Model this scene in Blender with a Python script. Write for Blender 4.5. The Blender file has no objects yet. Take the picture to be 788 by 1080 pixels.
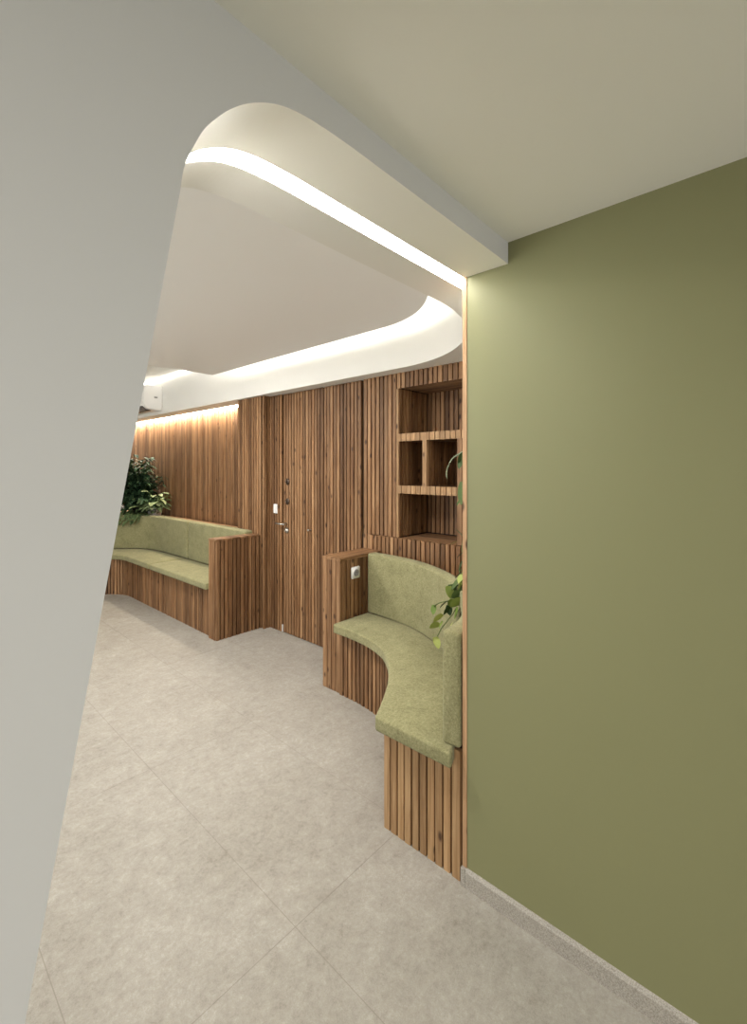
import bpy, bmesh, math, random
from mathutils import Vector, Matrix
R = math.radians
PI = math.pi
rng = random.Random(7)
sc = bpy.context.scene
COL = sc.collection

# ------------------------------------------------------------------ helpers
def link(o):
    COL.objects.link(o)
    return o

def obj(name, bm, mat, parent=None, smooth=False):
    """link a bmesh (world coordinates) as one mesh object"""
    loc = Vector(parent['_base']) if parent is not None else Vector((0, 0, 0))
    if parent is not None:
        bmesh.ops.translate(bm, verts=bm.verts, vec=-loc)
    me = bpy.data.meshes.new(name)
    bmesh.ops.recalc_face_normals(bm, faces=bm.faces)
    bm.to_mesh(me)
    bm.free()
    mats = mat if isinstance(mat, (list, tuple)) else [mat]
    for m in mats:
        me.materials.append(m)
    if smooth:
        for p in me.polygons:
            p.use_smooth = True
    o = bpy.data.objects.new(name, me)
    link(o)
    if parent is not None:
        o.parent = parent
        o['_base'] = list(loc)
    return o

def finish():
    for o in bpy.data.objects:
        if '_base' in o:
            del o['_base']

def thing(name, label, cat, loc, group=None):
    o = bpy.data.objects.new(name, None)
    link(o)
    o.location = loc
    o.empty_display_size = 0.05
    o['_base'] = list(loc)
    o['label'] = label
    o['category'] = cat
    if group:
        o['group'] = group
    return o

def struct(name, bm, mat, smooth=False):
    o = obj(name, bm, mat, None, smooth)
    o['kind'] = 'structure'
    return o

def BM():
    return bmesh.new()

def box(bm, x0, x1, y0, y1, z0, z1, mi=0):
    v = [bm.verts.new(p) for p in ((x0, y0, z0), (x1, y0, z0), (x1, y1, z0), (x0, y1, z0),
                                   (x0, y0, z1), (x1, y0, z1), (x1, y1, z1), (x0, y1, z1))]
    for f in ((0, 3, 2, 1), (4, 5, 6, 7), (0, 1, 5, 4), (1, 2, 6, 5), (2, 3, 7, 6), (3, 0, 4, 7)):
        bm.faces.new([v[i] for i in f]).material_index = mi

def obox(bm, a, b, n, depth, z0, z1):
    """box whose front face runs a->b (2D) and which extends by depth against the normal n"""
    a = Vector(a); b = Vector(b); n = Vector(n)
    q = [a, b, b - n * depth, a - n * depth]
    lo = [bm.verts.new((p.x, p.y, z0)) for p in q]
    hi = [bm.verts.new((p.x, p.y, z1)) for p in q]
    bm.faces.new(lo); bm.faces.new(hi)
    for i in range(4):
        j = (i + 1) % 4
        bm.faces.new([lo[i], lo[j], hi[j], hi[i]])

def prism(bm, pts, z0, z1):
    lo = [bm.verts.new((p[0], p[1], z0)) for p in pts]
    hi = [bm.verts.new((p[0], p[1], z1)) for p in pts]
    bm.faces.new(lo); bm.faces.new(hi)
    n = len(pts)
    for i in range(n):
        j = (i + 1) % n
        bm.faces.new([lo[i], lo[j], hi[j], hi[i]])

def prism_y(bm, pts, y0, y1):
    """pts are (x, z), extruded in y"""
    lo = [bm.verts.new((p[0], y0, p[1])) for p in pts]
    hi = [bm.verts.new((p[0], y1, p[1])) for p in pts]
    bm.faces.new(lo); bm.faces.new(hi)
    n = len(pts)
    for i in range(n):
        j = (i + 1) % n
        bm.faces.new([lo[i], lo[j], hi[j], hi[i]])

def slats(bm, path, side, z0, z1, depth=.02, pitch=.041, w=.0302, jit=.0015, zj=0.0):
    """vertical battens along a 2D polyline; side=+1: outward normal is left of the path"""
    P = [Vector(p) for p in path]
    L = [0]
    for i in range(len(P) - 1):
        L.append(L[-1] + (P[i + 1] - P[i]).length)
    n = max(1, round(L[-1] / pitch))
    st = L[-1] / n
    def at(s):
        s = min(max(s, 0), L[-1])
        for i in range(len(P) - 1):
            if s <= L[i + 1] + 1e-9:
                t = (s - L[i]) / (L[i + 1] - L[i])
                return P[i].lerp(P[i + 1], t), (P[i + 1] - P[i]).normalized()
    for k in range(n):
        c, t = at((k + .5) * st)
        a1, _ = at(k * st + .002); b1, _ = at((k + 1) * st - .002)
        t = (b1 - a1).normalized()
        nn = Vector((-t.y, t.x)) * side
        ww = (w * st / pitch) * rng.uniform(.93, 1.05) / 2
        off = rng.uniform(-jit, jit)
        c = c + nn * off + t * rng.uniform(-.001, .001)
        obox(bm, c - t * ww, c + t * ww, nn, depth, z0, z1 + rng.uniform(-zj, zj))

def catmull(pts, n):
    P = [Vector(p) for p in pts]
    P = [P[0] * 2 - P[1]] + P + [P[-1] * 2 - P[-2]]
    out = []
    m = len(P) - 3
    dense = []
    for i in range(m):
        for k in range(24):
            t = k / 24
            a, b, c, d = P[i:i + 4]
            dense.append(.5 * ((2 * b) + (c - a) * t + (2 * a - 5 * b + 4 * c - d) * t * t + (3 * b - a - 3 * c + d) * t ** 3))
    dense.append(P[-2])
    L = [0]
    for i in range(len(dense) - 1):
        L.append(L[-1] + (dense[i + 1] - dense[i]).length)
    j = 0
    for k in range(n):
        s = L[-1] * k / (n - 1)
        while j < len(L) - 2 and L[j + 1] < s:
            j += 1
        t = (s - L[j]) / max(1e-9, L[j + 1] - L[j])
        out.append(dense[j].lerp(dense[j + 1], min(1, t)))
    return out

def arc(cx, cy, r, a0, a1, n):
    return [(cx + r * math.cos(R(a0 + (a1 - a0) * i / (n - 1))), cy + r * math.sin(R(a0 + (a1 - a0) * i / (n - 1)))) for i in range(n)]

def cushion(bm, F, B, z0, z1, r=.018, puff=.008, side_puff=.0):
    """upholstered pad between a front line F and a back line B (equal counts of 2D points)"""
    N = len(F)
    F = [Vector(p) for p in F]; B = [Vector(p) for p in B]
    Lm = [0]
    for i in range(N - 1):
        Lm.append(Lm[-1] + ((F[i + 1] + B[i + 1]) / 2 - (F[i] + B[i]) / 2).length)
    tot = Lm[-1]
    es = [0, r * .08, r * .3, r * .6, r]
    S = es + [tot * k / N for k in range(1, N) if r * 1.3 < tot * k / N < tot - r * 1.3] + [tot - e for e in reversed(es)]
    rings = []
    for s in S:
        i = 0
        while i < N - 2 and Lm[i + 1] < s:
            i += 1
        t = (s - Lm[i]) / (Lm[i + 1] - Lm[i])
        f = F[i].lerp(F[i + 1], t); b = B[i].lerp(B[i + 1], t)
        e = min(s, tot - s)
        ins = 0 if e >= r else r - math.sqrt(max(0, r * r - (r - e) ** 2))
        d = b - f; W = d.length; d.normalize()
        zz0, zz1, u0, u1 = z0 + ins, z1 - ins, ins, W - ins
        rr = max(.002, r - ins * .9)
        sec = []
        for (cu, cz, a0) in ((u1 - rr, zz0 + rr, -90), (u1 - rr, zz1 - rr, 0), (u0 + rr, zz1 - rr, 90), (u0 + rr, zz0 + rr, 180)):
            for k in range(5):
                a = R(a0 + 90 * k / 4)
                sec.append((cu + rr * math.cos(a), cz + rr * math.sin(a), 0))
            if a0 == 0:      # top run with a soft crown
                for k in range(1, 8):
                    q = k / 8
                    sec.append(((u1 - rr) + (u0 - u1 + 2 * rr) * q, zz1, math.sin(PI * q)))
        pe = min(1, e / .08)
        ring = []
        for (u, z, pq) in sec:
            p = f + d * u
            ring.append(bm.verts.new((p.x, p.y, z + puff * pq * pe)))
        rings.append(ring)
    m = len(rings[0])
    for a, b in zip(rings, rings[1:]):
        for i in range(m):
            j = (i + 1) % m
            bm.faces.new([a[i], a[j], b[j], b[i]])
    bm.faces.new(rings[0]); bm.faces.new(rings[-1])

def tube(bm, pts, rad, seg=8, cap=True):
    P = [Vector(p) for p in pts]
    rs = rad if isinstance(rad, (list, tuple)) else [rad] * len(P)
    rings = []
    for i, p in enumerate(P):
        t = (P[min(i + 1, len(P) - 1)] - P[max(i - 1, 0)]).normalized()
        up = Vector((0, 0, 1)) if abs(t.z) < .9 else Vector((1, 0, 0))
        a = t.cross(up).normalized(); b = t.cross(a)
        rings.append([bm.verts.new(p + (a * math.cos(2 * PI * k / seg) + b * math.sin(2 * PI * k / seg)) * rs[i]) for k in range(seg)])
    for a, b in zip(rings, rings[1:]):
        for k in range(seg):
            j = (k + 1) % seg
            bm.faces.new([a[k], a[j], b[j], b[k]])
    if cap:
        bm.faces.new(rings[0]); bm.faces.new(rings[-1])

def lathe(bm, prof, c, seg=32, axis='Z'):
    rings = []
    for (r, h) in prof:
        ring = []
        for k in range(seg):
            a = 2 * PI * k / seg
            if axis == 'Z':
                ring.append(bm.verts.new((c[0] + r * math.cos(a), c[1] + r * math.sin(a), c[2] + h)))
            elif axis == 'X':
                ring.append(bm.verts.new((c[0] + h, c[1] + r * math.cos(a), c[2] + r * math.sin(a))))
            else:
                ring.append(bm.verts.new((c[0] + r * math.cos(a), c[1] + h, c[2] + r * math.sin(a))))
        rings.append(ring)
    for a, b in zip(rings, rings[1:]):
        for k in range(seg):
            j = (k + 1) % seg
            bm.faces.new([a[k], a[j], b[j], b[k]])
    bm.faces.new(rings[0]); bm.faces.new(rings[-1])

def leaf(bm, base, d, length, width, droop=.35, fold=.25, heart=False, roll=0.0, mi=0):
    """a leaf blade with midrib fold and droop, base point and start direction"""
    base = Vector(base); d = Vector(d).normalized()
    up = Vector((0, 0, 1)) if abs(d.z) < .93 else Vector((1, 0, 0))
    s = d.cross(up).normalized()
    nrm = s.cross(d).normalized()
    q = Matrix.Rotation(roll, 3, d)
    s = q @ s; nrm = q @ nrm
    n = 6
    L, M, Rr = [], [], []
    for i in range(n + 1):
        t = i / n
        if heart:
            w = width * .5 * (math.sin(PI * min(1, t * .82 + .16)) ** .75) * (1 - .12 * t)
            if i == n: w = 0
        else:
            w = width * .5 * math.sin(PI * t ** .8)
        c = base + d * length * t - Vector((0, 0, 1)) * droop * length * t * t
        M.append(bm.verts.new(c))
        L.append(bm.verts.new(c + s * w + nrm * w * fold) if 0 < i < n or (heart and i == 0) else None)
        Rr.append(bm.verts.new(c - s * w + nrm * w * fold) if 0 < i < n or (heart and i == 0) else None)
    for i in range(n):
        for S in (L, Rr):
            vs = [M[i], M[i + 1], S[i + 1], S[i]]
            vs = [v for v in vs if v is not None]
            if len(vs) >= 3:
                f = bm.faces.new(vs)
                f.material_index = mi
                f.smooth = True

# ------------------------------------------------------------------ materials
def new_mat(name):
    m = bpy.data.materials.new(name)
    m.use_nodes = True
    nt = m.node_tree
    nt.nodes.clear()
    out = nt.nodes.new('ShaderNodeOutputMaterial')
    b = nt.nodes.new('ShaderNodeBsdfPrincipled')
    nt.links.new(b.outputs[0], out.inputs[0])
    return m, nt, b

def N(nt, t, **kw):
    n = nt.nodes.new(t)
    for k, v in kw.items():
        if k in n.inputs.keys() if hasattr(n.inputs, 'keys') else False:
            n.inputs[k].default_value = v
        else:
            setattr(n, k, v)
    return n

def math_n(nt, op, a, b=None, c=None):
    n = nt.nodes.new('ShaderNodeMath'); n.operation = op
    for i, v in enumerate((a, b, c)):
        if v is None: continue
        if isinstance(v, (int, float)): n.inputs[i].default_value = v
        else: nt.links.new(v, n.inputs[i])
    return n.outputs[0]

def ramp(nt, fac, stops):
    n = nt.nodes.new('ShaderNodeValToRGB')
    nt.links.new(fac, n.inputs[0])
    el = n.color_ramp.elements
    while len(el) < len(stops): el.new(.5)
    for e, (p, c) in zip(el, stops):
        e.position = p; e.color = (*c, 1)
    return n.outputs[0]

def mixc(nt, fac, a, b, mode='MIX'):
    n = nt.nodes.new('ShaderNodeMix'); n.data_type = 'RGBA'; n.blend_type = mode
    for i, v in ((0, fac), (6, a), (7, b)):
        if isinstance(v, (int, float)): n.inputs[i].default_value = v
        elif isinstance(v, tuple): n.inputs[i].default_value = (*v, 1)
        else: nt.links.new(v, n.inputs[i])
    return n.outputs[2]

def noise(nt, vec, scale, detail=4, rough=.5, dist=0):
    n = nt.nodes.new('ShaderNodeTexNoise')
    n.inputs['Scale'].default_value = scale
    n.inputs['Detail'].default_value = detail
    n.inputs['Roughness'].default_value = rough
    n.inputs['Distortion'].default_value = dist
    if vec is not None: nt.links.new(vec, n.inputs['Vector'])
    return n.outputs[0]

def bump(nt, b, h, strength, dist=.002):
    n = nt.nodes.new('ShaderNodeBump')
    n.inputs['Strength'].default_value = strength
    n.inputs['Distance'].default_value = dist
    nt.links.new(h, n.inputs['Height'])
    nt.links.new(n.outputs[0], b.inputs['Normal'])

def paint(name, col, rough=.6, bs=.04):
    m, nt, b = new_mat(name)
    b.inputs['Base Color'].default_value = (*col, 1)
    b.inputs['Roughness'].default_value = rough
    tc = nt.nodes.new('ShaderNodeTexCoord')
    h = noise(nt, tc.outputs['Object'], 260, 3)
    bump(nt, b, h, bs, .001)
    return m

def wood(name, axis='Z', bright=1.0, con=1.0, tint=(1, 1, 1)):
    m, nt, b = new_mat(name)
    tc = nt.nodes.new('ShaderNodeTexCoord')
    geo = nt.nodes.new('ShaderNodeNewGeometry')
    rnd = geo.outputs['Random Per Island']
    mp = nt.nodes.new('ShaderNodeMapping')
    nt.links.new(tc.outputs['Object'], mp.inputs[0])
    sc_ = {'Z': (1, 1, .045), 'X': (.045, 1, 1), 'Y': (1, .045, 1)}[axis]
    mp.inputs['Scale'].default_value = sc_
    off = nt.nodes.new('ShaderNodeVectorMath'); off.operation = 'ADD'
    cmb = nt.nodes.new('ShaderNodeCombineXYZ')
    r1 = math_n(nt, 'MULTIPLY', rnd, 37.0); r2 = math_n(nt, 'MULTIPLY', rnd, 91.0); r3 = math_n(nt, 'MULTIPLY', rnd, 13.0)
    nt.links.new(r1, cmb.inputs[0]); nt.links.new(r2, cmb.inputs[1]); nt.links.new(r3, cmb.inputs[2])
    nt.links.new(mp.outputs[0], off.inputs[0]); nt.links.new(cmb.outputs[0], off.inputs[1])
    g1 = noise(nt, off.outputs[0], 75, 5, .6, .6)
    g2 = noise(nt, off.outputs[0], 16, 3, .5, .4)
    # knots
    mk = nt.nodes.new('ShaderNodeMapping')
    nt.links.new(tc.outputs['Object'], mk.inputs[0])
    mk.inputs['Scale'].default_value = {'Z': (1, 1, .5), 'X': (.5, 1, 1), 'Y': (1, .5, 1)}[axis]
    off2 = nt.nodes.new('ShaderNodeVectorMath'); off2.operation = 'ADD'
    nt.links.new(mk.outputs[0], off2.inputs[0]); nt.links.new(cmb.outputs[0], off2.inputs[1])
    vo = nt.nodes.new('ShaderNodeTexVoronoi'); vo.inputs['Scale'].default_value = 15
    nt.links.new(off2.outputs[0], vo.inputs['Vector'])
    sep = nt.nodes.new('ShaderNodeSeparateColor'); nt.links.new(vo.outputs['Color'], sep.inputs[0])
    gate = math_n(nt, 'GREATER_THAN', sep.outputs[0], .55)
    kd = nt.nodes.new('ShaderNodeMapRange'); nt.links.new(vo.outputs['Distance'], kd.inputs[0])
    kd.inputs[1].default_value = .09; kd.inputs[2].default_value = .20; kd.inputs[3].default_value = 1; kd.inputs[4].default_value = 0
    knot = math_n(nt, 'MULTIPLY', kd.outputs[0], gate)
    fac = math_n(nt, 'ADD', math_n(nt, 'MULTIPLY', g1, .62), math_n(nt, 'MULTIPLY', g2, .38))
    mid = tuple(q * bright * w_ for q, w_ in zip((.212, .108, .047), tint))
    k_ = lambda col: tuple(m_ + (c_ * w_ * bright - m_) * con for m_, c_, w_ in zip(mid, col, tint))
    c = ramp(nt, fac, [(.30, k_((.080, .032, .011))), (.47, mid), (.64, k_((.360, .212, .108)))])
    t_ = lambda *v: tuple(1 + (q - 1) * con for q in v)
    tone = ramp(nt, rnd, [(0, t_(.58, .54, .50)), (.3, t_(.88, .86, .84)), (.7, t_(1.05, 1.03, 1.0)), (1, t_(1.34, 1.34, 1.32))])
    c = mixc(nt, 1.0, c, tone, 'MULTIPLY')
    c = mixc(nt, math_n(nt, 'MULTIPLY', knot, .9), c, (.05, .02, .009))
    nt.links.new(c, b.inputs['Base Color'])
    b.inputs['Roughness'].default_value = .55
    b.inputs['Specular IOR Level'].default_value = .35
    bump(nt, b, g1, .25, .001)
    return m

def fabric(name):
    m, nt, b = new_mat(name)
    tc = nt.nodes.new('ShaderNodeTexCoord')
    n1 = noise(nt, tc.outputs['Object'], 11, 6, .65, .6)
    n2 = noise(nt, tc.outputs['Object'], 95, 5, .75)
    n3 = noise(nt, tc.outputs['Object'], 420, 2, .6)
    f = math_n(nt, 'ADD', math_n(nt, 'MULTIPLY', n1, .24), math_n(nt, 'ADD', math_n(nt, 'MULTIPLY', n2, .46), math_n(nt, 'MULTIPLY', n3, .30)))
    c = ramp(nt, f, [(.36, (.145, .134, .060)), (.50, (.255, .240, .120)), (.64, (.385, .362, .198))])
    nt.links.new(c, b.inputs['Base Color'])
    b.inputs['Roughness'].default_value = .9
    b.inputs['Specular IOR Level'].default_value = .15
    b.inputs['Sheen Weight'].default_value = .1
    b.inputs['Sheen Roughness'].default_value = .5
    bump(nt, b, f, .5, .004)
    return m

def floor_mat():
    m, nt, b = new_mat('stone_tile')
    tc = nt.nodes.new('ShaderNodeTexCoord')
    v = tc.outputs['Object']
    sx = nt.nodes.new('ShaderNodeSeparateXYZ'); nt.links.new(v, sx.inputs[0])
    def line(o, off, per, hw):
        a = math_n(nt, 'DIVIDE', math_n(nt, 'SUBTRACT', o, off - per / 2), per)
        fr = math_n(nt, 'FRACT', a)
        d = math_n(nt, 'MULTIPLY', math_n(nt, 'ABSOLUTE', math_n(nt, 'SUBTRACT', fr, .5)), per)
        return math_n(nt, 'LESS_THAN', d, hw), math_n(nt, 'FLOOR', a)
    lx, ix = line(sx.outputs[0], .957, .6, .0014)
    ly, iy = line(sx.outputs[1], 1.225, 1.2, .0014)
    grout = math_n(nt, 'MAXIMUM', lx, ly)
    wn = nt.nodes.new('ShaderNodeTexWhiteNoise'); wn.noise_dimensions = '2D'
    cb = nt.nodes.new('ShaderNodeCombineXYZ'); nt.links.new(ix, cb.inputs[0]); nt.links.new(iy, cb.inputs[1])
    # tile boundaries sit half a period away from the line test's cell, so shift
    nt.links.new(cb.outputs[0], wn.inputs['Vector'])
    n1 = noise(nt, v, 2.2, 5, .6, .5)
    n2 = noise(nt, v, 16, 9, .74, .35)
    n3 = noise(nt, v, 55, 7, .82, .3)
    n4 = noise(nt, v, 260, 3, .7)
    f = math_n(nt, 'ADD', math_n(nt, 'ADD', math_n(nt, 'MULTIPLY', n1, .18), math_n(nt, 'MULTIPLY', n2, .30)),
               math_n(nt, 'ADD', math_n(nt, 'MULTIPLY', n3, .34), math_n(nt, 'MULTIPLY', n4, .18)))
    c = ramp(nt, f, [(.37, (.215, .192, .155)), (.46, (.325, .298, .250)), (.54, (.390, .362, .310)), (.64, (.52, .49, .435))])
    # pale scratchy veins and small dark cracks
    vn = noise(nt, v, 5, 10, .78, .8)
    vein = nt.nodes.new('ShaderNodeMapRange')
    nt.links.new(math_n(nt, 'ABSOLUTE', math_n(nt, 'SUBTRACT', vn, .5)), vein.inputs[0])
    vein.inputs[1].default_value = 0; vein.inputs[2].default_value = .016; vein.inputs[3].default_value = .20; vein.inputs[4].default_value = 0
    c = mixc(nt, vein.outputs[0], c, (.30, .26, .20))
    c = mixc(nt, math_n(nt, 'MULTIPLY', grout, .55), c, (.22, .19, .15))
    nt.links.new(c, b.inputs['Base Color'])
    b.inputs['Roughness'].default_value = .62
    b.inputs['Specular IOR Level'].default_value = .3
    hh = math_n(nt, 'SUBTRACT', f, math_n(nt, 'MULTIPLY', grout, .5))
    bump(nt, b, hh, .9, .008)
    return m

def emit(name, col, strength):
    m = bpy.data.materials.new(name); m.use_nodes = True
    nt = m.node_tree; nt.nodes.clear()
    o = nt.nodes.new('ShaderNodeOutputMaterial'); e = nt.nodes.new('ShaderNodeEmission')
    e.inputs[0].default_value = (*col, 1); e.inputs[1].default_value = strength
    nt.links.new(e.outputs[0], o.inputs[0])
    return m

def plain(name, col, rough=.5, metal=0.0):
    m, nt, b = new_mat(name)
    b.inputs['Base Color'].default_value = (*col, 1)
    b.inputs['Roughness'].default_value = rough
    b.inputs['Metallic'].default_value = metal
    return m

def leafmat(name, dark, light):
    m, nt, b = new_mat(name)
    geo = nt.nodes.new('ShaderNodeNewGeometry')
    tc = nt.nodes.new('ShaderNodeTexCoord')
    n = noise(nt, tc.outputs['Object'], 30, 3)
    f = math_n(nt, 'ADD', math_n(nt, 'MULTIPLY', geo.outputs['Random Per Island'], .75), math_n(nt, 'MULTIPLY', n, .25))
    c = ramp(nt, f, [(.1, dark), (.95, light)])
    nt.links.new(c, b.inputs['Base Color'])
    b.inputs['Roughness'].default_value = .55
    b.inputs['Specular IOR Level'].default_value = .3
    return m

def skirting_mat():
    m, nt, b = new_mat('speckled_skirting')
    tc = nt.nodes.new('ShaderNodeTexCoord')
    n = noise(nt, tc.outputs['Object'], 300, 4, .7)
    c = ramp(nt, n, [(.35, (.24, .215, .18)), (.65, (.54, .50, .44))])
    nt.links.new(c, b.inputs['Base Color'])
    b.inputs['Roughness'].default_value = .4
    return m

WARM = (1.0, .90, .76)
M_white = paint('white_plaster', (.80, .79, .74))
M_ceil = paint('cream_ceiling_paint', (.87, .855, .78))
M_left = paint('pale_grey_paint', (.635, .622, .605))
M_green = paint('olive_green_paint', (.236, .234, .112), .55, .12)
M_wood = wood('brown_stained_batten')
M_woodx = wood('brown_stained_batten_lying', 'X')
M_woodlight = wood('light_pine_batten', 'Z', 1.75, .6, (.96, 1.10, 1.18))
M_woodpale = wood('pale_edge_strip', 'Z', 2.3, .4, (1.0, 1.18, 1.45))
M_dark = plain('dark_backing_board', (.018, .009, .005), .8)
M_core = plain('dark_plywood', (.04, .022, .012), .8)
M_fab = fabric('olive_velvet')
M_floor = floor_mat()
M_skirt = skirting_mat()
M_led = emit('arch_led_diffuser', (1.0, .965, .89), 7.5)
M_cove = emit('cove_led_tape', (1.0, .955, .90), 11.0)
M_junc = emit('thin_cove_led_tape', (1.0, .94, .86), 4.0)
M_slot = emit('slot_led_diffuser', (1.0, .88, .72), 11.0)
M_lamp = emit('lamp_diffuser', (1.0, .97, .93), 9.0)
M_alu = plain('white_aluminium', (.62, .58, .52), .4, .2)
M_plastic = plain('white_plastic', (.78, .77, .74), .35)
M_plastic2 = plain('mid_grey_plastic', (.25, .24, .23), .5)  # even mid grey for socket insert and badge
M_blk = plain('black_plastic', (.02, .02, .02), .4)
M_steel = plain('brushed_steel', (.55, .52, .47), .3, .9)
M_pot = plain('white_ceramic', (.80, .77, .73), .3)
M_soil = plain('potting_soil', (.03, .02, .012), .95)
M_stem = plain('plant_stem', (.12, .17, .05), .6)
M_leafd = leafmat('dark_green_leaf', (.010, .032, .014), (.065, .125, .055))
M_leafl = leafmat('light_green_leaf', (.09, .16, .05), (.40, .46, .24))
M_leafp = leafmat('pothos_leaf', (.12, .19, .03), (.46, .50, .15))
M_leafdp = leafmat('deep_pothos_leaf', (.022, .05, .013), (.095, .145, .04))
M_frond = plain('pale_frond', (.22, .26, .16), .5)

# ------------------------------------------------------------------ camera
H = 1.55
F_PX = 477.0
cam = bpy.data.cameras.new('camera')
cam.sensor_fit = 'VERTICAL'
cam.sensor_height = 24.0
cam.lens = 24.0 * F_PX / 1080.0
cam.shift_y = -(540 - 495) / 1080.0
cam.shift_x = 0
cam.clip_start = .01
camo = link(bpy.data.objects.new('camera', cam))
YAW = math.atan(526 / 477.0)            # heading measured clockwise from +Y
camo.location = (0, 0, H)
camo.rotation_euler = (R(90), 0, -YAW)
sc.camera = camo

# ------------------------------------------------------------------ heights and planes
GX = 1.48            # green wall plane
BY0, BY1 = .71, .885  # front layer of the arch wall
LY0, LY1 = .945, 1.085  # rear layer of the arch wall
S = 2.265            # soffit height
HC = 2.339           # front ceiling
HU = 2.735           # upper ceiling of the inner room
PZ = 2.50            # underside of the floating panel

# ------------------------------------------------------------------ floor and ceilings
bm = BM(); box(bm, -2.6, 3.2, -3.4, 8.2, -.08, 0); struct('floor', bm, M_floor)
bm = BM(); box(bm, -2.6, 1.62, -3.4, BY0, HC, HC + .1); struct('ceiling', bm, M_ceil)
bm = BM(); box(bm, -2.6, 3.2, LY0, 8.2, HU, HU + .1); struct('ceiling', bm, M_white)

# arch profile (x, z) from the floor up the slanted edge and around the rounded corner
prof = [(-.019, 0), (.126, .843), (.3253, 1.99)]
cr = catmull([(.3253, 1.99), (.331, 2.027), (.341, 2.058), (.364, 2.109), (.386, 2.141), (.414, 2.174), (.449, 2.205), (.489, 2.230), (.530, 2.247), (.580, 2.2575), (.640, 2.2625), (.710, 2.2648), (.80, 2.265)], 46)
prof += [(p.x, p.y) for p in cr[1:]]

def arch_layer(y0, y1, xr, top, dz=0.0, dx=0.0):
    """wall with the slanted rounded opening cut out; the opening runs right to xr"""
    bm = BM()
    p = [(x - dz * .9, z + (dz if z > 2.1 else dz * .35)) for x, z in prof]
    p[-1] = (p[-1][0], S + dz)
    p = [(x - dx, z) for x, z in p]
    pts = [(-2.6, 0)] + p + [(xr, S + dz), (xr, top), (-2.6, top)]
    # split into quads against the outline so that no concave n-gon is needed
    lo = {}
    for yy, tag in ((y0, 0), (y1, 1)):
        for i, q in enumerate(pts):
            lo[(tag, i)] = bm.verts.new((q[0], yy, q[1]))
    n = len(pts)
    for i in range(n):
        j = (i + 1) % n
        bm.faces.new([lo[(0, i)], lo[(0, j)], lo[(1, j)], lo[(1, i)]])
    for tag in (0, 1):
        edges = [bm.edges.get((lo[(tag, i)], lo[(tag, (i + 1) % n)])) for i in range(n)]
        bmesh.ops.triangle_fill(bm, edges=edges, use_beauty=True)
    return bm

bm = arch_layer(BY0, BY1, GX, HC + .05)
for f in bm.faces:      # reveal takes the lighter ceiling paint to stand in for light on the soffit
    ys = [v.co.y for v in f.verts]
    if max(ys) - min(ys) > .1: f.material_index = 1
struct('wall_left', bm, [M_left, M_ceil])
struct('wall_left', arch_layer(LY0, LY1, 3.1, HU + .02, 0, .0), M_white)
struct('wall_left', arch_layer(BY1, LY0, 3.1, HU, .03), M_white)

# arch LED: a diffuser that follows the arch inside its channel, with a thin aluminium lip
arch_led = thing('led_light_strip', 'glowing white light strip bent round the arch soffit of the opening', 'light', (GX, .915, S))
inner = [(x, z) for x, z in prof if z > 2.0]
def ribbon(bm, y0, y1, dz, th, xr):
    pts = [(x - dz * .7, z + dz * (.3 + .7 * min(1, max(0, (z - 2.0) / .26)))) for x, z in inner] + [(xr, S + dz)]
    for (a, b) in zip(pts, pts[1:]):
        v = []
        for (x, z) in (a, b):
            for (yy, zz) in ((y0, 0), (y1, 0), (y1, th), (y0, th)):
                v.append(bm.verts.new((x, yy, z + zz)))
        for f in ((0, 1, 5, 4), (2, 3, 7, 6), (1, 2, 6, 5), (3, 0, 4, 7), (0, 3, 2, 1), (4, 5, 6, 7)):
            bm.faces.new([v[i] for i in f])
bm = BM(); ribbon(bm, BY1 + .002, LY0 - .002, -.0005, .012, 2.6); obj('diffuser', bm, M_led, arch_led)
bm = BM(); ribbon(bm, LY0 - .013, LY0 - .010, -.0025, .008, 2.6); obj('profile', bm, M_alu, arch_led)

# soffit with curved fascia around the recess
CX, CY, FR = 1.59, 1.985, .90
fas = arc(CX, CY, FR, -90, 0, 40)
pts = fas + [(CX + FR, 8.0), (2.70, 8.0), (2.70, 4.2), (3.1, 4.2), (3.1, LY1)]
bm = BM()
lo = [bm.verts.new((p[0], p[1], S)) for p in pts]; hi = [bm.verts.new((p[0], p[1], HU + .01)) for p in pts]
n = len(pts)
for i in range(n):
    j = (i + 1) % n
    bm.faces.new([lo[i], lo[j], hi[j], hi[i]])
for ring in (lo, hi):
    bmesh.ops.triangle_fill(bm, edges=[bm.edges.get((ring[i], ring[(i + 1) % n])) for i in range(n)], use_beauty=True)
struct('trim_1', bm, M_white)

# floating ceiling panel with a rounded corner
pe = arc(CX, CY, .70, -90, 0, 32)
pts = [(-1.15, CY - .70)] + pe + [(CX + .70, 4.27), (-1.15, 4.27)]
bm = BM(); prism(bm, pts, PZ, PZ + .05); struct('ceiling', bm, paint('floating_panel_paint', (.88, .875, .85)))

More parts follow.
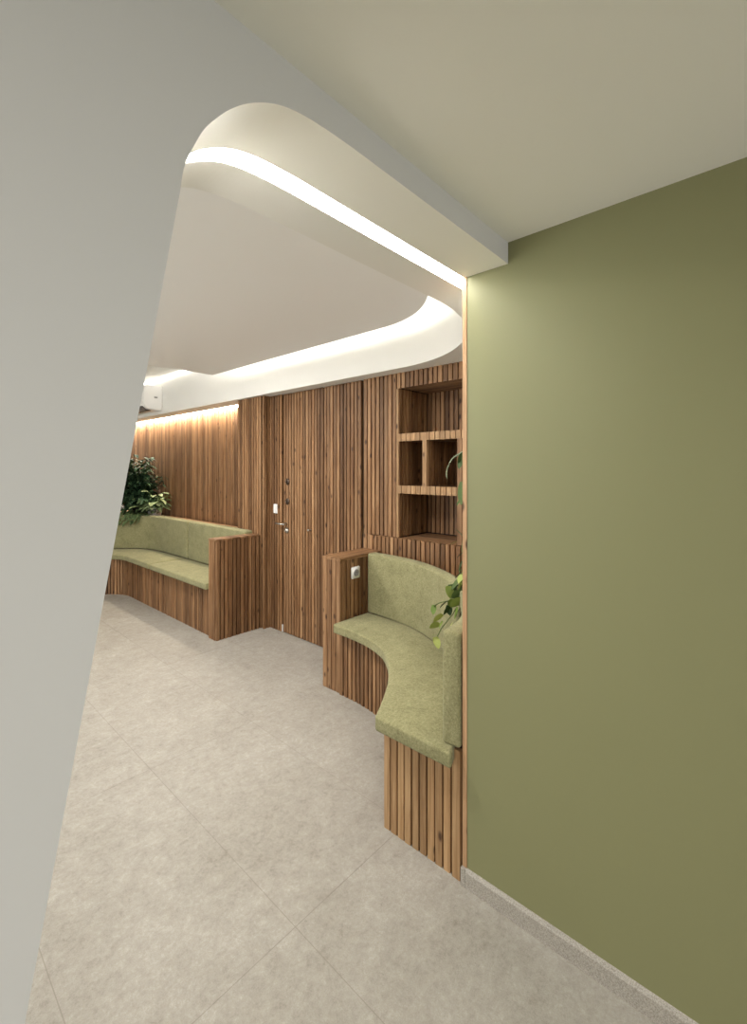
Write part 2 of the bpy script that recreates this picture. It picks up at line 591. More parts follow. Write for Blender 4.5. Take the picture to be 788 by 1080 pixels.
# LED tape standing on the panel's upper edge, facing the fascia
cove = thing('led_light_strip', 'hidden curved cove light glowing above the floating ceiling panel edge', 'light', (2.27, 2.0, PZ + .05))
def tape(bm, path, z0, z1, th=.004):
    P = [Vector(p) for p in path]
    for a, b in zip(P, P[1:]):
        t = (b - a).normalized(); nn = Vector((t.y, -t.x))
        obox(bm, a, b, nn, th, z0, z1)
bm = BM()
tape(bm, arc(CX, CY, .665, -90, 0, 24) + [(CX + .665, 4.2)], PZ + .052, PZ + .068)
tape(bm, [(CX + .64, 4.245), (-1.1, 4.245)], PZ + .052, PZ + .068)
obj('diffuser', bm, M_cove, cove)
bm = BM()
tape(bm, [(-1.1, CY - .665)] + arc(CX, CY, .659, -90, 0, 24) + [(CX + .659, 4.2)], PZ + .05, PZ + .07, .006)
obj('profile', bm, M_alu, cove)
junc = thing('led_light_strip', 'thin light line where the high ceiling meets the white fascia, above the air conditioner', 'light', (2.48, 5, HU))
bm = BM(); box(bm, 2.470, 2.486, 4.3, 7.95, HU - .014, HU - .004); obj('diffuser', bm, M_junc, junc)
bm = BM(); box(bm, 2.466, 2.4895, 4.3, 7.95, HU - .004, HU); obj('profile', bm, M_alu, junc)

slot = thing('led_light_strip', 'warm light line washing down the far batten wall above the left bench', 'light', (2.75, 6, S))
bm = BM(); box(bm, 2.704, 2.797, 4.205, 7.95, S - .001, S + .010); obj('diffuser', bm, M_slot, slot)
bm = BM(); box(bm, 2.702, 2.797, 4.205, 7.95, S + .016, S + .03); obj('profile', bm, M_alu, slot)

# ------------------------------------------------------------------ green wall and outer shell
bm = BM(); box(bm, GX, GX + .14, -3.4, .872, 0, HC + .05)
struct('wall_right', bm, M_green)
bm = BM(); box(bm, GX + .14, 3.1, .76, .872, 0, HU); struct('wall_partition', bm, M_white)
bm = BM(); box(bm, GX - .003, GX + .10, .872, .890, .068, S); struct('trim_2', bm, M_woodpale)
# skirting with a small chamfer on its upper edge, returning around the wall's end
bm = BM()
sec = [(0, 0), (-.012, 0), (-.012, .058), (-.008, .066), (0, .068)]
lo = [bm.verts.new((GX + x, -3.4, z)) for x, z in sec]; hi = [bm.verts.new((GX + x, .874, z)) for x, z in sec]
bm.faces.new(lo); bm.faces.new(hi)
for i in range(5):
    bm.faces.new([lo[i], lo[(i + 1) % 5], hi[(i + 1) % 5], hi[i]])
box(bm, GX - .012, GX + .02, .8755, .893, 0, .066)
struct('baseboard_right', bm, M_skirt)

bm = BM(); box(bm, -2.7, -2.6, -3.4, 8.2, 0, HU); struct('wall_side', bm, M_white)
bm = BM(); 
for (y0, y1, z0, z1) in ((LY1, 2.0, 0, HU), (6.2, 8.2, 0, HU), (2.0, 6.2, 0, .9), (2.0, 6.2, 2.1, HU)):
    box(bm, -1.7, -1.6, y0, y1, z0, z1)
struct('wall_inner', bm, M_white)
bm = BM()
for y in (2.0, 4.07, 6.14): box(bm, -1.68, -1.62, y, y + .06, .9, 2.1)
box(bm, -1.68, -1.62, 2.0, 6.2, .9, .96); box(bm, -1.68, -1.62, 2.0, 6.2, 2.04, 2.1)
struct('added_window', bm, M_plastic)  # made-up unseen window, added to bring side light into the inner room
bm = BM(); box(bm, -2.6, 3.2, 8.0, 8.2, 0, HU); struct('wall_end', bm, M_white)
# rear wall behind the viewer with a window opening
bm = BM()
box(bm, -2.6, .30, -3.5, -3.4, 0, HC); box(bm, 1.36, GX + .14, -3.5, -3.4, 0, HC)
box(bm, .30, 1.36, -3.5, -3.4, 0, .75); box(bm, .30, 1.36, -3.5, -3.4, 2.05, HC)
struct('wall_rear', bm, M_white)
bm = BM()
for x in (.30, .80, 1.30):
    box(bm, x, x + .06, -3.48, -3.42, .75, 2.05)
box(bm, .30, 1.36, -3.48, -3.42, .75, .81); box(bm, .30, 1.36, -3.48, -3.42, 1.99, 2.05)
struct('window_1', bm, M_plastic)

# ------------------------------------------------------------------ batten walls
WX = 2.61
bm = BM()
# backing boards (with the shelf niche left open)
box(bm, WX + .02, 3.1, .885, 1.20, 1.0, S)
box(bm, WX + .02, 3.1, .885, 3.75, 0, 1.03)
box(bm, WX + .02, 3.1, 2.135, 2.49, 1.03, S)
box(bm, WX + .02, 3.1, 1.20, 2.135, 2.165, S)
box(bm, 2.99, 3.1, 1.20, 2.135, 1.03, 2.165)
box(bm, WX + .05, 3.1, 2.49, 3.55, 0, S)
box(bm, WX + .02, 3.1, 3.55, 4.2, 0, S)
box(bm, 2.55, WX + .02, 3.775, 4.2, 0, S)
box(bm, 2.82, 3.1, 4.2, 8.0, 0, 2.5)
struct('wall_backing', bm, M_dark)
bm = BM()
slats(bm, [(WX, 1.0), (WX, 1.2)], 1, 1.05, S)
slats(bm, [(WX, 1.2), (WX, 2.135)], 1, 2.150, S)
slats(bm, [(WX, 2.135), (WX, 2.478)], 1, 1.045, S)
slats(bm, [(WX, 2.395), (WX, 2.478)], 1, 0, 1.043)
slats(bm, [(WX - .022, .96), (WX - .022, 2.39)], 1, 0, 1.042, depth=.042, zj=.002)
slats(bm, [(WX, 3.545), (WX, 3.75)], 1, 0, S)
slats(bm, [(WX, 3.755), (2.53, 3.755)], -1, 0, S, pitch=.04)
slats(bm, [(2.53, 3.775), (2.53, 4.2)], 1, 0, S)
struct('wall_back', bm, M_wood)
bm = BM()
slats(bm, [(2.80, 4.2), (2.80, 8.0)], 1, 0, S + .2, pitch=.040)
struct('wall_far', bm, M_wood)

# door hidden in the battens
door = bpy.data.objects.new('door_1', None); link(door); door['kind'] = 'structure'
door.location = (WX, 3.0, 0); door['_base'] = [WX, 3.0, 0]
bm = BM(); slats(bm, [(WX, 2.500), (WX, 3.525)], 1, .008, S - .004, depth=.022); obj('door_panel', bm, M_wood, door)
def handle_set():
    h = BM()
    lathe(h, [(.012, .0), (.012, -.045), (.009, -.05), (.0, -.05)], (WX, 3.475, 1.035), 14, 'X')
    tube(h, [(WX - .045, 3.475, 1.035), (WX - .047, 3.52, 1.035), (WX - .046, 3.585, 1.036)], [.009, .008, .007], 10)
    tube(h, [(WX - .045, 3.475, 1.035), (WX - .045, 3.445, 1.035)], .009, 10)
    o = obj('door_handle', h, M_steel, door, True); o['label'] = 'steel lever handle'
    p = BM(); lathe(p, [(.026, .0), (.026, -.007), (.02, -.01), (.0, -.01)], (WX, 3.468, .975), 20, 'X')
    lathe(p, [(.009, -.008), (.009, -.022), (.0, -.022)], (WX, 3.468, .975), 12, 'X')
    obj('keyhole_plate', p, M_steel, door, True)
handle_set()
for z in (1.435, 1.248):
    p = BM(); lathe(p, [(.030, .0), (.030, -.008), (.022, -.013), (.0, -.013)], (WX, 3.455, z), 20, 'X')
    lathe(p, [(.012, -.012), (.011, -.026), (.0, -.026)], (WX, 3.455, z), 12, 'X')
    obj('lock', p, plain('aged_bronze', (.10, .07, .05), .35, .8), door, True)
p = BM(); lathe(p, [(.008, .0), (.008, -.03), (.011, -.035), (.0, -.037)], (WX, 3.12, 1.01), 12, 'X')
obj('coat_knob', p, M_steel, door, True)
p = BM(); box(p, WX - .012, WX, 3.522, 3.532, .01, .075); obj('door_bolt', p, M_plastic, door)

# light switch left of the door
sw = thing('light_switch', 'small white light switch on the battens left of the door', 'switch', (WX, 3.645, 1.17))
bm = BM(); box(bm, WX - .010, WX, 3.612, 3.672, 1.125, 1.215); bmesh.ops.bevel(bm, geom=list(bm.edges), offset=.004, segments=2, affect='EDGES'); obj('switch_plate', bm, M_plastic, sw)
bm = BM(); box(bm, WX - .014, WX - .0105, 3.624, 3.660, 1.137, 1.203); obj('rocker', bm, M_plastic, sw)

# ------------------------------------------------------------------ shelf niche
shelf = thing('built_in_bookshelf', 'recessed batten clad bookshelf with three tiers behind the right bench', 'shelf', (2.8, 1.7, 1.045))
NX = 2.97
bm = BM(); slats(bm, [(NX, 1.20), (NX, 2.115)], 1, 1.05, 2.16, depth=.018, jit=.001); obj('back_panel', bm, M_wood, shelf)
bm = BM(); slats(bm, [(WX + .002, 2.113), (NX - .002, 2.113)], -1, 1.05, 2.148, depth=.018)
sp_ = obj('side_panel', bm, M_wood, shelf)
bm = BM(); obox(bm, (WX - .001, 2.135), (WX - .001, 2.117), (-1, 0), .02, 1.045, 2.148); obj('edge_strip', bm, M_woodlight, sp_)
bm = BM()
for x in [WX + .022 + .0395 * k for k in range(9)]:
    box(bm, x - .013, x + .013, 1.20, 2.11, 2.153, 2.163)
obj('top_panel', bm, wood('batten_across', 'Y'), shelf)
bm = BM()
for x in [WX + .022 + .0395 * k for k in range(9)]:
    box(bm, x - .013, x + .013, 1.20, 2.11, 1.032, 1.042)
obj('bottom_panel', bm, bpy.data.materials['batten_across'], shelf)
for (z0, z1, ya) in ((1.372, 1.430, 1.615), (1.757, 1.813, 1.20)):
    bm = BM()
    slats(bm, [(WX, ya), (WX, 2.133)], 1, z0, z1, depth=.02, pitch=.0415, w=.036, jit=.0005)
    o = obj('shelf', bm, M_woodlight, shelf)
    bm = BM(); box(bm, WX + .0205, NX - .02, ya, 2.112, z0 + .004, z1 - .002); obj('shelf_board', bm, M_wood, o)
bm = BM()
box(bm, WX + .021, NX - .02, 1.874, 1.878, 1.432, 1.755)
slats(bm, [(WX + .021, 1.890), (NX - .02, 1.890)], 1, 1.431, 1.756, depth=.012)
slats(bm, [(WX + .021, 1.862), (NX - .02, 1.862)], -1, 1.431, 1.756, depth=.012)
dv = obj('divider', bm, M_wood, shelf)
bm = BM(); obox(bm, (WX - .003, 1.897), (WX - .003, 1.861), (-1, 0), .022, 1.374, 1.812); obj('divider_post', bm, M_woodlight, dv)
bm = BM()
obox(bm, (WX - .001, 1.612), (WX - .001, 1.577), (-1, 0), .02, 1.045, 1.756)
slats(bm, [(WX, 1.572), (WX, 1.20)], -1, 1.045, 1.756)
slats(bm, [(NX - .02, 1.610), (WX + .021, 1.610)], -1, 1.05, 1.756, depth=.013)
obj('side_panel', bm, M_wood, shelf)

# ------------------------------------------------------------------ right bench
b1 = thing('corner_bench', 'curved olive corner bench with batten base beside the green wall', 'bench', (1.95, 1.7, 0), 'batten benches with olive cushions')
front = catmull([(2.150, 2.27), (2.145, 2.05), (2.10, 1.84), (1.99, 1.66), (1.83, 1.51), (1.66, 1.385), (1.497, 1.285)], 60)
front = [(p.x, p.y) for p in front]
core_f = catmull([(2.172, 2.27), (2.168, 2.05), (2.122, 1.832), (2.008, 1.645), (1.845, 1.492), (1.672, 1.365), (1.503, 1.262)], 40)
bm = BM()
pts = [(p.x, p.y) for p in core_f] + [(1.503, .905), (2.56, .905), (2.56, 2.27)]
lo = [bm.verts.new((p[0], p[1], 0)) for p in pts]; hi = [bm.verts.new((p[0], p[1], .432)) for p in pts]
n = len(pts)
for i in range(n):
    bm.faces.new([lo[i], lo[(i + 1) % n], hi[(i + 1) % n], hi[i]])
for ring in (lo, hi):
    bmesh.ops.triangle_fill(bm, edges=[bm.edges.get((ring[i], ring[(i + 1) % n])) for i in range(n)], use_beauty=True)
obj('frame', bm, M_core, b1)
bm = BM(); slats(bm, front, -1, 0, .436); obj('batten_cladding', bm, M_wood, b1)
# near end: nine battens, with the last one taller behind the backrest
bm = BM(); slats(bm, [(1.482, 1.286), (1.482, .942)], -1, 0, .430, depth=.02, pitch=.0385, w=.0305)
obj('end_cladding', bm, M_woodlight, b1)
bm = BM(); obox(bm, (1.478, .936), (1.478, .902), (-1, 0), .022, 0, .488); obj('corner_post', bm, M_woodlight, b1)
# arm
arm = BM(); box(arm, 2.182, 2.585, 2.292, 2.428, 0, .908); ao = obj('armrest', arm, M_core, b1)
bm = BM()
slats(bm, [(2.180, 2.271), (2.588, 2.271)], -1, .0, .912)
slats(bm, [(2.588, 2.449), (2.180, 2.449)], -1, .0, .912)
slats(bm, [(2.160, 2.449), (2.160, 2.271)], -1, .0, .912, pitch=.044, w=.038)
obj('armrest_battens', bm, M_wood, ao)
bm = BM()
for k in range(4):
    y = 2.267 + k * .0468
    box(bm, 2.158, 2.600, y, y + .0445, .9125, .932 + rng.uniform(-.001, .001))
obj('armrest_top', bm, M_woodx, ao)
# cushions
SF = catmull([(2.085, 2.262), (2.080, 2.10), (2.055, 1.92), (1.985, 1.735), (1.865, 1.585), (1.72, 1.462), (1.565, 1.362), (1.425, 1.285)], 70)
SB = catmull([(2.43, 2.262), (2.425, 2.08), (2.40, 1.86), (2.33, 1.66), (2.225, 1.47), (2.06, 1.25), (1.80, 1.05), (1.425, .907)], 70)
bm = BM(); cushion(bm, SF, SB, .440, .503, .012, .010); obj('seat_cushion', bm, M_fab, b1, True)
BF = catmull([(2.425, 2.262), (2.415, 2.08), (2.385, 1.86), (2.315, 1.655), (2.20, 1.46), (2.03, 1.245), (1.80, 1.075), (1.62, .998), (1.462, .972)], 70)
BB = catmull([(2.51, 2.262), (2.505, 2.06), (2.47, 1.83), (2.39, 1.62), (2.265, 1.41), (2.09, 1.185), (1.84, 1.000), (1.63, .922), (1.468, .895)], 70)
bm = BM(); cushion(bm, BF, BB, .500, .935, .015, .004); obj('back_cushion', bm, M_fab, b1, True)
KF = [p + Vector((.012, -.008)) for p in BB]
bm = BM()
pts = [(p.x, p.y) for p in KF[:-14]] + [(1.80, .905), (2.56, .905), (2.56, 2.262)]
lo = [bm.verts.new((p[0], p[1], .434)) for p in pts]; hi = [bm.verts.new((p[0], p[1], .80)) for p in pts]
n = len(pts)
for i in range(n):
    bm.faces.new([lo[i], lo[(i + 1) % n], hi[(i + 1) % n], hi[i]])
for ring in (lo, hi):
    bmesh.ops.triangle_fill(bm, edges=[bm.edges.get((ring[i], ring[(i + 1) % n])) for i in range(n)], use_beauty=True)
obj('back_ledge', bm, M_wood, b1)

# socket on the arm
so = thing('wall_socket', 'square white power socket on the armrest side of the right bench', 'socket', (2.31, 2.269, .81))
bm = BM(); box(bm, 2.262, 2.350, 2.258, 2.269, .772, .856); bmesh.ops.bevel(bm, geom=[e for e in bm.edges], offset=.006, segments=3, affect='EDGES'); obj('socket_plate', bm, M_plastic, so, True)
bm = BM(); lathe(bm, [(.024, -.0005), (.024, -.006), (.021, -.008), (.019, -.003), (.0, -.003)], (2.306, 2.258, .814), 28, 'Y'); obj('socket_insert', bm, M_plastic2, so, True)
bm = BM(); lathe(bm, [(.003, 0), (.003, -.012), (0, -.012)], (2.306, 2.256, .828), 10, 'Y'); obj('earth_pin', bm, M_steel, so, True)

# ------------------------------------------------------------------ left bench
b2 = thing('corner_bench', 'long curved olive bench with batten armrest in front of the far wall', 'bench', (2.3, 5.0, 0), 'batten benches with olive cushions')
KX, KY = 1.66, 5.88
def run2(r, y0, x_end=.4, n=80):
    a = arc(KX, KY, r, 0, 90, 30)
    return [(KX + r, y0)] + a + [(x_end, KY + r)]
def eq(path, n, y=None):
    P = [Vector(p) for p in path]; L = [0]
    for a, b in zip(P, P[1:]): L.append(L[-1] + (b - a).length)
    out = []
    for k in range(n):
        s = L[-1] * k / (n - 1); i = 0
        while i < len(L) - 2 and L[i + 1] < s: i += 1
        out.append(P[i].lerp(P[i + 1], (s - L[i]) / (L[i + 1] - L[i])))
    return out
bm = BM()
pf = run2(.452, 3.92); pts = pf + [(.4, 7.9), (2.77, 7.9), (2.77, 4.21), (2.50, 4.21), (2.50, 3.92)]
lo = [bm.verts.new((p[0], p[1], 0)) for p in pts]; hi = [bm.verts.new((p[0], p[1], .432)) for p in pts]
n = len(pts)
for i in range(n):
    bm.faces.new([lo[i], lo[(i + 1) % n], hi[(i + 1) % n], hi[i]])
for ring in (lo, hi):
    bmesh.ops.triangle_fill(bm, edges=[bm.edges.get((ring[i], ring[(i + 1) % n])) for i in range(n)], use_beauty=True)
obj('frame', bm, M_core, b2)
bm = BM(); slats(bm, run2(.430, 3.92), 1, 0, .436); obj('batten_cladding', bm, M_wood, b2)
# ledge behind the backrest
bm = BM()
pts = run2(.905, 4.21) + [(.4, 7.9), (2.77, 7.9), (2.77, 4.21)]
lo = [bm.verts.new((p[0], p[1], .434)) for p in pts]; hi = [bm.verts.new((p[0], p[1], .90)) for p in pts]
n = len(pts)
for i in range(n):
    bm.faces.new([lo[i], lo[(i + 1) % n], hi[(i + 1) % n], hi[i]])
for ring in (lo, hi):
    bmesh.ops.triangle_fill(bm, edges=[bm.edges.get((ring[i], ring[(i + 1) % n])) for i in range(n)], use_beauty=True)
obj('back_ledge', bm, M_wood, b2)
arm = BM(); box(arm, 2.085, 2.51, 3.808, 3.902, 0, .893); ao = obj('armrest', arm, M_core, b2)
bm = BM()
slats(bm, [(2.064, 3.787), (2.520, 3.787)], -1, 0, .897)
slats(bm, [(2.430, 3.920), (2.085, 3.920)], -1, .50, .897, depth=.018)
slats(bm, [(2.063, 3.922), (2.063, 3.808)], -1, 0, .897, pitch=.038)
obj('armrest_battens', bm, M_wood, ao)
bm = BM()
for k in range(11):
    x = 2.062 + k * .0418
    box(bm, x, x + .040, 3.785, 3.924, .8975, .914 + rng.uniform(-.001, .001))
obj('armrest_top', bm, bpy.data.materials['batten_across'], ao)
# cushions: straight run and curved run with a seam between them
def seg(r0, r1, y0, y1):
    return [(KX + r0, y0 + (y1 - y0) * k / 23) for k in range(24)], [(KX + r1, y0 + (y1 - y0) * k / 23) for k in range(24)]
def curved(r0, r1, y0, a1=90, xe=None):
    F = [(KX + r0, y0), (KX + r0, (y0 + KY) / 2)] + arc(KX, KY, r0, 0, a1, 30)
    B = [(KX + r1, y0), (KX + r1, (y0 + KY) / 2)] + arc(KX, KY, r1, 0, a1, 30)
    return F, B
F_, B_ = seg(.375, .80, 3.925, 5.190)
bm = BM(); cushion(bm, F_, B_, .440, .503, .014, .010); obj('seat_cushion', bm, M_fab, b2, True)
F_, B_ = curved(.375, .80, 5.216)
bm = BM(); cushion(bm, F_, B_, .440, .503, .014, .010); obj('seat_cushion', bm, M_fab, b2, True)
F_, B_ = seg(.79, .90, 3.925, 5.134)
bm = BM(); cushion(bm, F_, B_, .503, .940, .016, .004); obj('back_cushion', bm, M_fab, b2, True)
F_, B_ = curved(.79, .90, 5.160)
bm = BM(); cushion(bm, F_, B_, .503, .940, .016, .004); obj('back_cushion', bm, M_fab, b2, True)
bm = BM(); cushion(bm, [(1.655, KY + .375), (.42, KY + .375)], [(1.655, KY + .80), (.42, KY + .80)], .44, .503, .02, .01); obj('seat_cushion', bm, M_fab, b2, True)
bm = BM(); cushion(bm, [(1.655, KY + .79), (.42, KY + .79)], [(1.655, KY + .90), (.42, KY + .90)], .503, .94, .022, .004); obj('back_cushion', bm, M_fab, b2, True)

# ------------------------------------------------------------------ air conditioner on the fascia
ac = thing('air_conditioner', 'white wall air conditioner on the high fascia above the far wall', 'air conditioner', (2.49, 6.35, 2.45))
secp = [(2.488, 2.615), (2.30, 2.615), (2.272, 2.605), (2.258, 2.58), (2.250, 2.50), (2.252, 2.40), (2.268, 2.345), (2.31, 2.315), (2.40, 2.30), (2.488, 2.31)]
def yprism(bm, s, y0, y1):
    lo = [bm.verts.new((x, y0, z)) for x, z in s]; hi = [bm.verts.new((x, y1, z)) for x, z in s]
    bm.faces.new(lo); bm.faces.new(hi); n = len(s)
    for i in range(n): bm.faces.new([lo[i], lo[(i + 1) % n], hi[(i + 1) % n], hi[i]])
bm = BM(); yprism(bm, secp, 5.94, 6.80)
obj('housing', bm, M_plastic, ac)
def shrink(s, k, c=(2.38, 2.455)): return [(c[0] + (x - c[0]) * k, c[1] + (z - c[1]) * k) for x, z in s]
bm = BM(); yprism(bm, shrink(secp, .93), 5.925, 5.9395); obj('end_cap', bm, M_plastic, ac)
bm = BM(); yprism(bm, [(2.262, 2.352), (2.305, 2.312), (2.37, 2.301), (2.37, 2.297), (2.300, 2.303), (2.256, 2.345)], 5.985, 6.76); obj('air_outlet', bm, M_blk, ac)
bm = BM(); box(bm, 2.385, 2.425, 5.9225, 5.9245, 2.455, 2.475); obj('status_badge', bm, M_plastic2, ac)

# ------------------------------------------------------------------ plants on the left bench ledge
def pot(bm, c, r, h, rb=None):
    rb = rb or r * .78
    lathe(bm, [(rb * .96, 0), (rb, .005), (r, h - .012), (r * 1.05, h - .012), (r * 1.05, h), (r * .93, h), (r * .92, h - .02), (0, h - .02)], c, 32)
LZ = .90
pl = thing('potted_bush', 'tall dark green leafy plant behind the curved end of the far bench', 'plant', (2.50, 6.72, LZ))
bm = BM(); pot(bm, (2.50, 6.72, LZ), .13, .17); obj('pot', bm, M_blk, pl, True)
bm = BM(); lathe(bm, [(.11, 0), (.11, .01), (0, .01)], (2.50, 6.72, LZ + .15), 24); obj('soil', bm, M_soil, pl)
st = BM(); lf = BM()
for k in range(46):
    a = 2 * PI * k / 46 * 3.3 + rng.uniform(-.2, .2); sp = rng.uniform(.05, .46)
    top = Vector((2.44 + sp * math.cos(a) * .85, 6.72 + sp * math.sin(a), LZ + rng.uniform(.15, .80) - sp * .10))
    base = Vector((2.50 + .05 * math.cos(a), 6.72 + .05 * math.sin(a), LZ + .15))
    mid = base.lerp(top, .55) + Vector((0, 0, .06))
    P = catmull([base, mid, top], 9)
    tube(st, P, [.006 - .0005 * i for i in range(9)], 6)
    for i in range(2, 9):
        for q in range(8):
            d = Vector((math.cos(rng.uniform(0, 6.3)), math.sin(rng.uniform(0, 6.3)), rng.uniform(-.2, .6)))
            leaf(lf, P[i] + Vector((rng.uniform(-.05, .05), rng.uniform(-.05, .05), rng.uniform(-.04, .04))), d, rng.uniform(.08, .15), rng.uniform(.035, .06), .4, .3)
for v in list(lf.verts):
    if v.co.x > 2.765: v.co.x = 2.765 - rng.uniform(0, .01)
    if v.co.z < LZ + .01: v.co.z = LZ + .01
obj('stem', st, M_stem, pl, True); obj('foliage', lf, M_leafd, pl)

p2 = thing('potted_pothos', 'light green leafy plant in a white pot on the far bench ledge', 'plant', (2.57, 6.36, LZ))
bm = BM(); pot(bm, (2.57, 6.36, LZ), .095, .125); obj('pot', bm, M_pot, p2, True)
bm = BM(); lathe(bm, [(.08, 0), (.08, .008), (0, .008)], (2.57, 6.36, LZ + .105), 24); obj('soil', bm, M_soil, p2)
st = BM(); lf = BM()
for k in range(85):
    a = 2 * PI * k / 85 * 6.4 + rng.uniform(-.2, .2); el = rng.uniform(.05, 1.3)
    d = Vector((math.cos(a) * math.cos(el), math.sin(a) * math.cos(el), math.sin(el)))
    L = rng.uniform(.07, .25)
    b = Vector((2.57, 6.36, LZ + .115)); e = b + d * L
    if e.x > 2.70: e.x = 2.70
    tube(st, [b, b.lerp(e, .5) + Vector((0, 0, .01)), e], .0022, 5)
    leaf(lf, e, Vector((d.x, d.y, rng.uniform(-.1, .5))), rng.uniform(.09, .14), rng.uniform(.06, .09), .45, .2, True, rng.uniform(-.4, .4))
for v in list(lf.verts):
    if v.co.x > 2.77: v.co.x = 2.77
obj('stem', st, M_stem, p2, True); obj('foliage', lf, M_leafl, p2)

p3 = thing('trailing_plant', 'low trailing plant hanging over the curved backrest top of the far bench', 'plant', (2.25, 6.72, LZ))
bm = BM()
cc = [Vector((KX + .985 * math.cos(R(a)), KY + .985 * math.sin(R(a)), 0)) for a in range(22, 76, 6)]
seg_ = [(p.x, p.y) for p in cc]
F2 = [(KX + .93 * math.cos(R(a)), KY + .93 * math.sin(R(a))) for a in range(34, 76, 3)]
B2 = [(KX + 1.03 * math.cos(R(a)), KY + 1.03 * math.sin(R(a))) for a in range(34, 76, 3)]
cushion(bm, F2, B2, LZ, LZ + .06, .008, 0); obj('planter_tray', bm, M_core, p3, True)
st = BM(); lf = BM()
for k in range(150):
    a = R(rng.uniform(20, 76)); r = rng.uniform(.80, 1.02)
    rr = r
    base = Vector((KX + r * math.cos(a), KY + r * math.sin(a), LZ + .065 + rng.uniform(0, .05)))
    out = Vector((-math.cos(a), -math.sin(a), 0))
    if r < .9:
        base.z = .955
    d = out * rng.uniform(.1, 1) + Vector((rng.uniform(-.6, .6), rng.uniform(-.6, .6), rng.uniform(-.1, .6)))
    leaf(lf, base, d, rng.uniform(.05, .09), rng.uniform(.03, .05), .5, .2, True)
for k in range(26):     # strands over the front of the backrest
    a = R(rng.uniform(24, 76)); c_, s_ = math.cos(a), math.sin(a)
    P = [Vector((KX + r * c_, KY + r * s_, z)) for r, z in ((.97, LZ + .07), (.86, .965), (.79, .955), (.765, .92), (.758, .955 - rng.uniform(.06, .10)))]
    tube(st, P, .0018, 5)
    for q in P[2:]:
        leaf(lf, q, Vector((-c_, -s_, -.2)) + Vector((rng.uniform(-.5, .5), rng.uniform(-.5, .5), -.2)), rng.uniform(.04, .06), rng.uniform(.03, .042), .5, .2, True)
obj('stem', st, M_stem, p3, True); obj('foliage', lf, leafmat('mid_green_leaf', (.035, .07, .022), (.13, .17, .07)), p3)

# ------------------------------------------------------------------ plant at the right bench corner
def at(px, py, X):
    """point on the plane x = X seen at the given frame position"""
    s = (px - 394.0) / F_PX; u = (495.0 - py) / F_PX
    sy, cy = math.sin(YAW), math.cos(YAW)
    dx, dy = sy + s * cy, cy - s * sy
    t = X / dx
    return Vector((X, dy * t, H + u * t))
p4 = thing('potted_pothos', 'green trailing pothos spilling over the backrest of the right bench', 'plant', (2.36, 1.25, .80))
bm = BM(); pot(bm, (2.36, 1.25, .80), .115, .135); obj('pot', bm, M_pot, p4, True)
bm = BM(); lathe(bm, [(.10, 0), (.10, .008), (0, .008)], (2.36, 1.25, .915), 24); obj('soil', bm, M_soil, p4)
st = BM(); lf = BM(); ld = BM()
root = Vector((2.36, 1.25, .92))
def vine(pts, r=.0025):
    P = catmull([Vector(p) for p in pts], 14); tube(st, P, r, 6); return P
v1 = vine([root, at(487, 600, 2.28), at(486, 615, 2.16), at(482, 640, 2.08), at(474, 652, 2.02), at(466, 662, 1.98), at(461, 672, 1.96)])
v2 = vine([root, at(488, 612, 2.2), at(484, 630, 2.1), at(472, 634, 2.02), at(463, 636, 1.98), at(458, 639, 1.97)])
v3 = vine([root, at(489, 590, 2.30), at(489, 560, 2.34), at(488, 520, 2.36), at(489, 484, 2.38)], .003)
fr_ = BM(); FP = catmull([at(493, 474, 2.38), at(486, 478, 2.36), at(477, 484, 2.34), at(472, 494, 2.32), at(471, 501, 2.32), at(472, 505, 2.32)], 14)
tube(fr_, FP, [.006, .007, .007, .0065, .006, .005, .0045, .004, .0035, .003, .0035, .005, .005, .001], 6)
v5 = vine([root, at(492, 622, 2.15), at(486, 634, 2.05), at(480, 636, 2.0)])
def lp(px0, py0, px1, py1, X, w, bmx=None, roll=0.0, droop=.05):
    a = at(px0, py0, X); b = at(px1, py1, X - .02)
    leaf(lf if bmx is None else bmx, a, b - a, (b - a).length, w, droop, .18, True, roll)
lp(477, 616, 481, 632, 2.06, .075, ld, .3)      # big deep leaf
lp(473, 618, 475, 631, 2.03, .060, None, -.4)
lp(486, 613, 482, 632, 2.04, .070, ld, .9)
lp(487, 604, 480, 610, 2.10, .070, ld, .2)
lp(488, 606, 485, 617, 2.02, .055, None, .1)
lp(481, 635, 472, 638, 2.02, .060, None, 1.1)
lp(472, 634, 464, 641, 2.00, .062, ld, .2)
lp(473, 638, 475, 649, 2.01, .038, ld, .5)
lp(462, 637, 457, 640, 1.98, .030, None, .5)
lp(458, 638, 457, 648, 1.975, .034, None, .2)
lp(464, 658, 453, 662, 1.97, .050, None, .9)
lp(467, 655, 463, 663, 1.97, .026, None, .2)
lp(461, 671, 456, 669, 1.95, .020, None, .2)
lp(459, 672, 463, 684, 1.95, .040, None, .2)
lp(478, 656, 472, 666, 2.00, .022, None, .2)
lp(486, 641, 480, 650, 2.00, .020, ld, .2)
lp(489, 478, 483, 488, 2.36, .05, ld, .7); lp(486, 482, 484, 494, 2.36, .05, ld, .2)
lp(488, 508, 486, 532, 2.34, .085, ld, .2); lp(485, 528, 482, 533, 2.34, .03, ld, .2)
lp(488, 566, 480, 557, 2.30, .035, ld, .3); lp(482, 571, 475, 574, 2.30, .030, None, .2)
lp(489, 583, 482, 588, 2.28, .035, ld, .3); lp(488, 592, 484, 603, 2.22, .05, ld, .3)
lp(489, 625, 476, 630, 2.02, .060, ld, 1.0); lp(488, 632, 474, 640, 2.01, .058, None, .9)
lp(484, 612, 476, 622, 2.05, .050, ld, -.3); lp(489, 640, 484, 652, 2.0, .045, ld, .4)
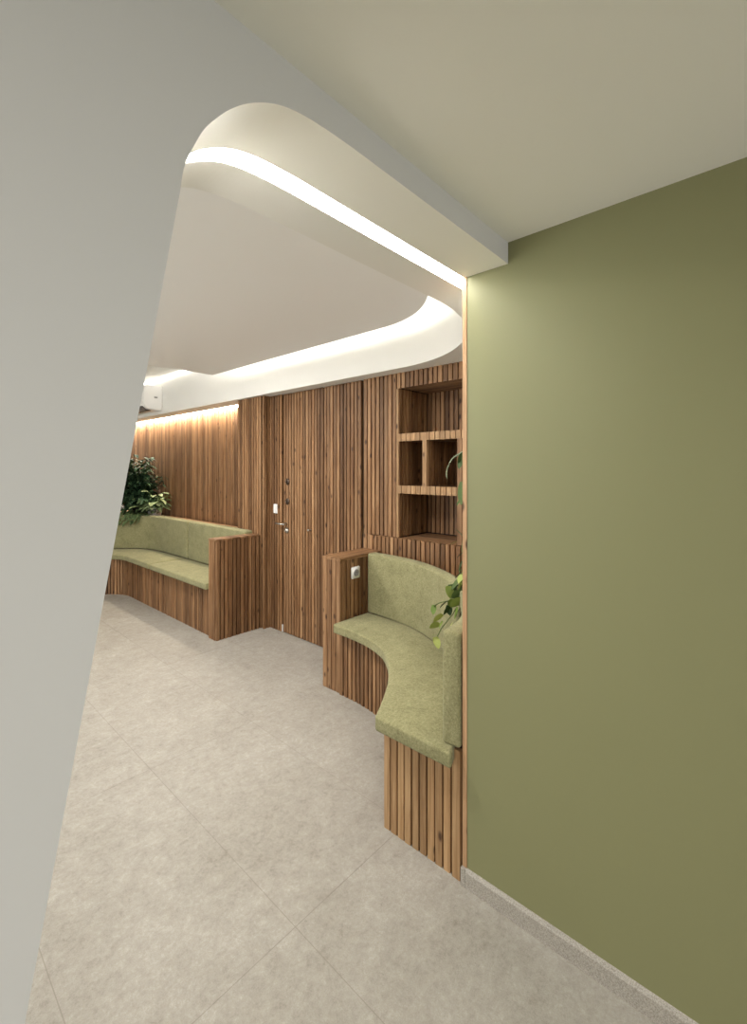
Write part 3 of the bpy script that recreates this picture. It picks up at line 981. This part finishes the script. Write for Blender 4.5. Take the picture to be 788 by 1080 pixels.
lp(482, 640, 479, 653, 2.00, .030, None, .6); lp(475, 640, 468, 648, 1.99, .034, ld, .9)
lp(467, 648, 457, 656, 1.97, .042, None, .8); lp(490, 612, 483, 622, 2.02, .060, None, .5)
lp(491, 600, 489, 622, 2.05, .07, None, .3); lp(492, 560, 490, 585, 2.3, .07, ld, .3)
obj('stem', st, M_stem, p4, True); obj('frond', fr_, M_frond, p4, True)
obj('foliage', lf, M_leafp, p4); obj('deep_foliage', ld, M_leafdp, p4)

# ------------------------------------------------------------------ lamps
def area(name, loc, sx, sy, power, col, rot=(0, 0, 0), parent=None):
    l = bpy.data.lights.new(name, 'AREA'); l.shape = 'RECTANGLE'; l.size = sx; l.size_y = sy
    l.energy = power; l.color = col
    o = link(bpy.data.objects.new(name, l)); o.location = loc; o.rotation_euler = rot
    return o
# added, unseen ceiling lamp that brightens the front hall behind the viewer
cl = thing('added_ceiling_light', 'added square white ceiling light, unseen, in the front hall', 'light', (-.9, -1.5, HC))
bm = BM(); box(bm, -1.25, -.55, -1.85, -1.15, HC - .035, HC); obj('added_lamp_frame', bm, M_alu, cl)
area('fill_light', (-.9, -1.5, HC - .05), .62, .62, 14, (1.0, .98, .95))
# two added lamps without fixtures under the floating panel, brightening the inner room
for (x, y) in ((.76, 2.2), (1.22, 3.6)):
    area('fill_light', (x, y, PZ - .01), .2, .2, 9.5, (1.0, .98, .96))
# daylight through the rear window
area('window_fill_light', (.85, -3.52, 1.4), 1.0, 1.2, 6.5, (.88, .94, 1.0), (R(90), 0, 0))
area('window_fill_light', (-1.72, 4.1, 1.5), 1.1, 4.0, 16, (.92, .96, 1.0), (0, R(-90), 0))  # added fill light set behind the made-up inner window

w = bpy.data.worlds.new('World'); sc.world = w; w.use_nodes = True
w.node_tree.nodes['Background'].inputs[0].default_value = (.8, .88, 1.0, 1)
w.node_tree.nodes['Background'].inputs[1].default_value = .6

sc.view_settings.view_transform = 'Standard'
sc.view_settings.look = 'None'
sc.view_settings.exposure = 1.93
sc.view_settings.gamma = 1.0
sc.view_settings.use_curve_mapping = False
finish()
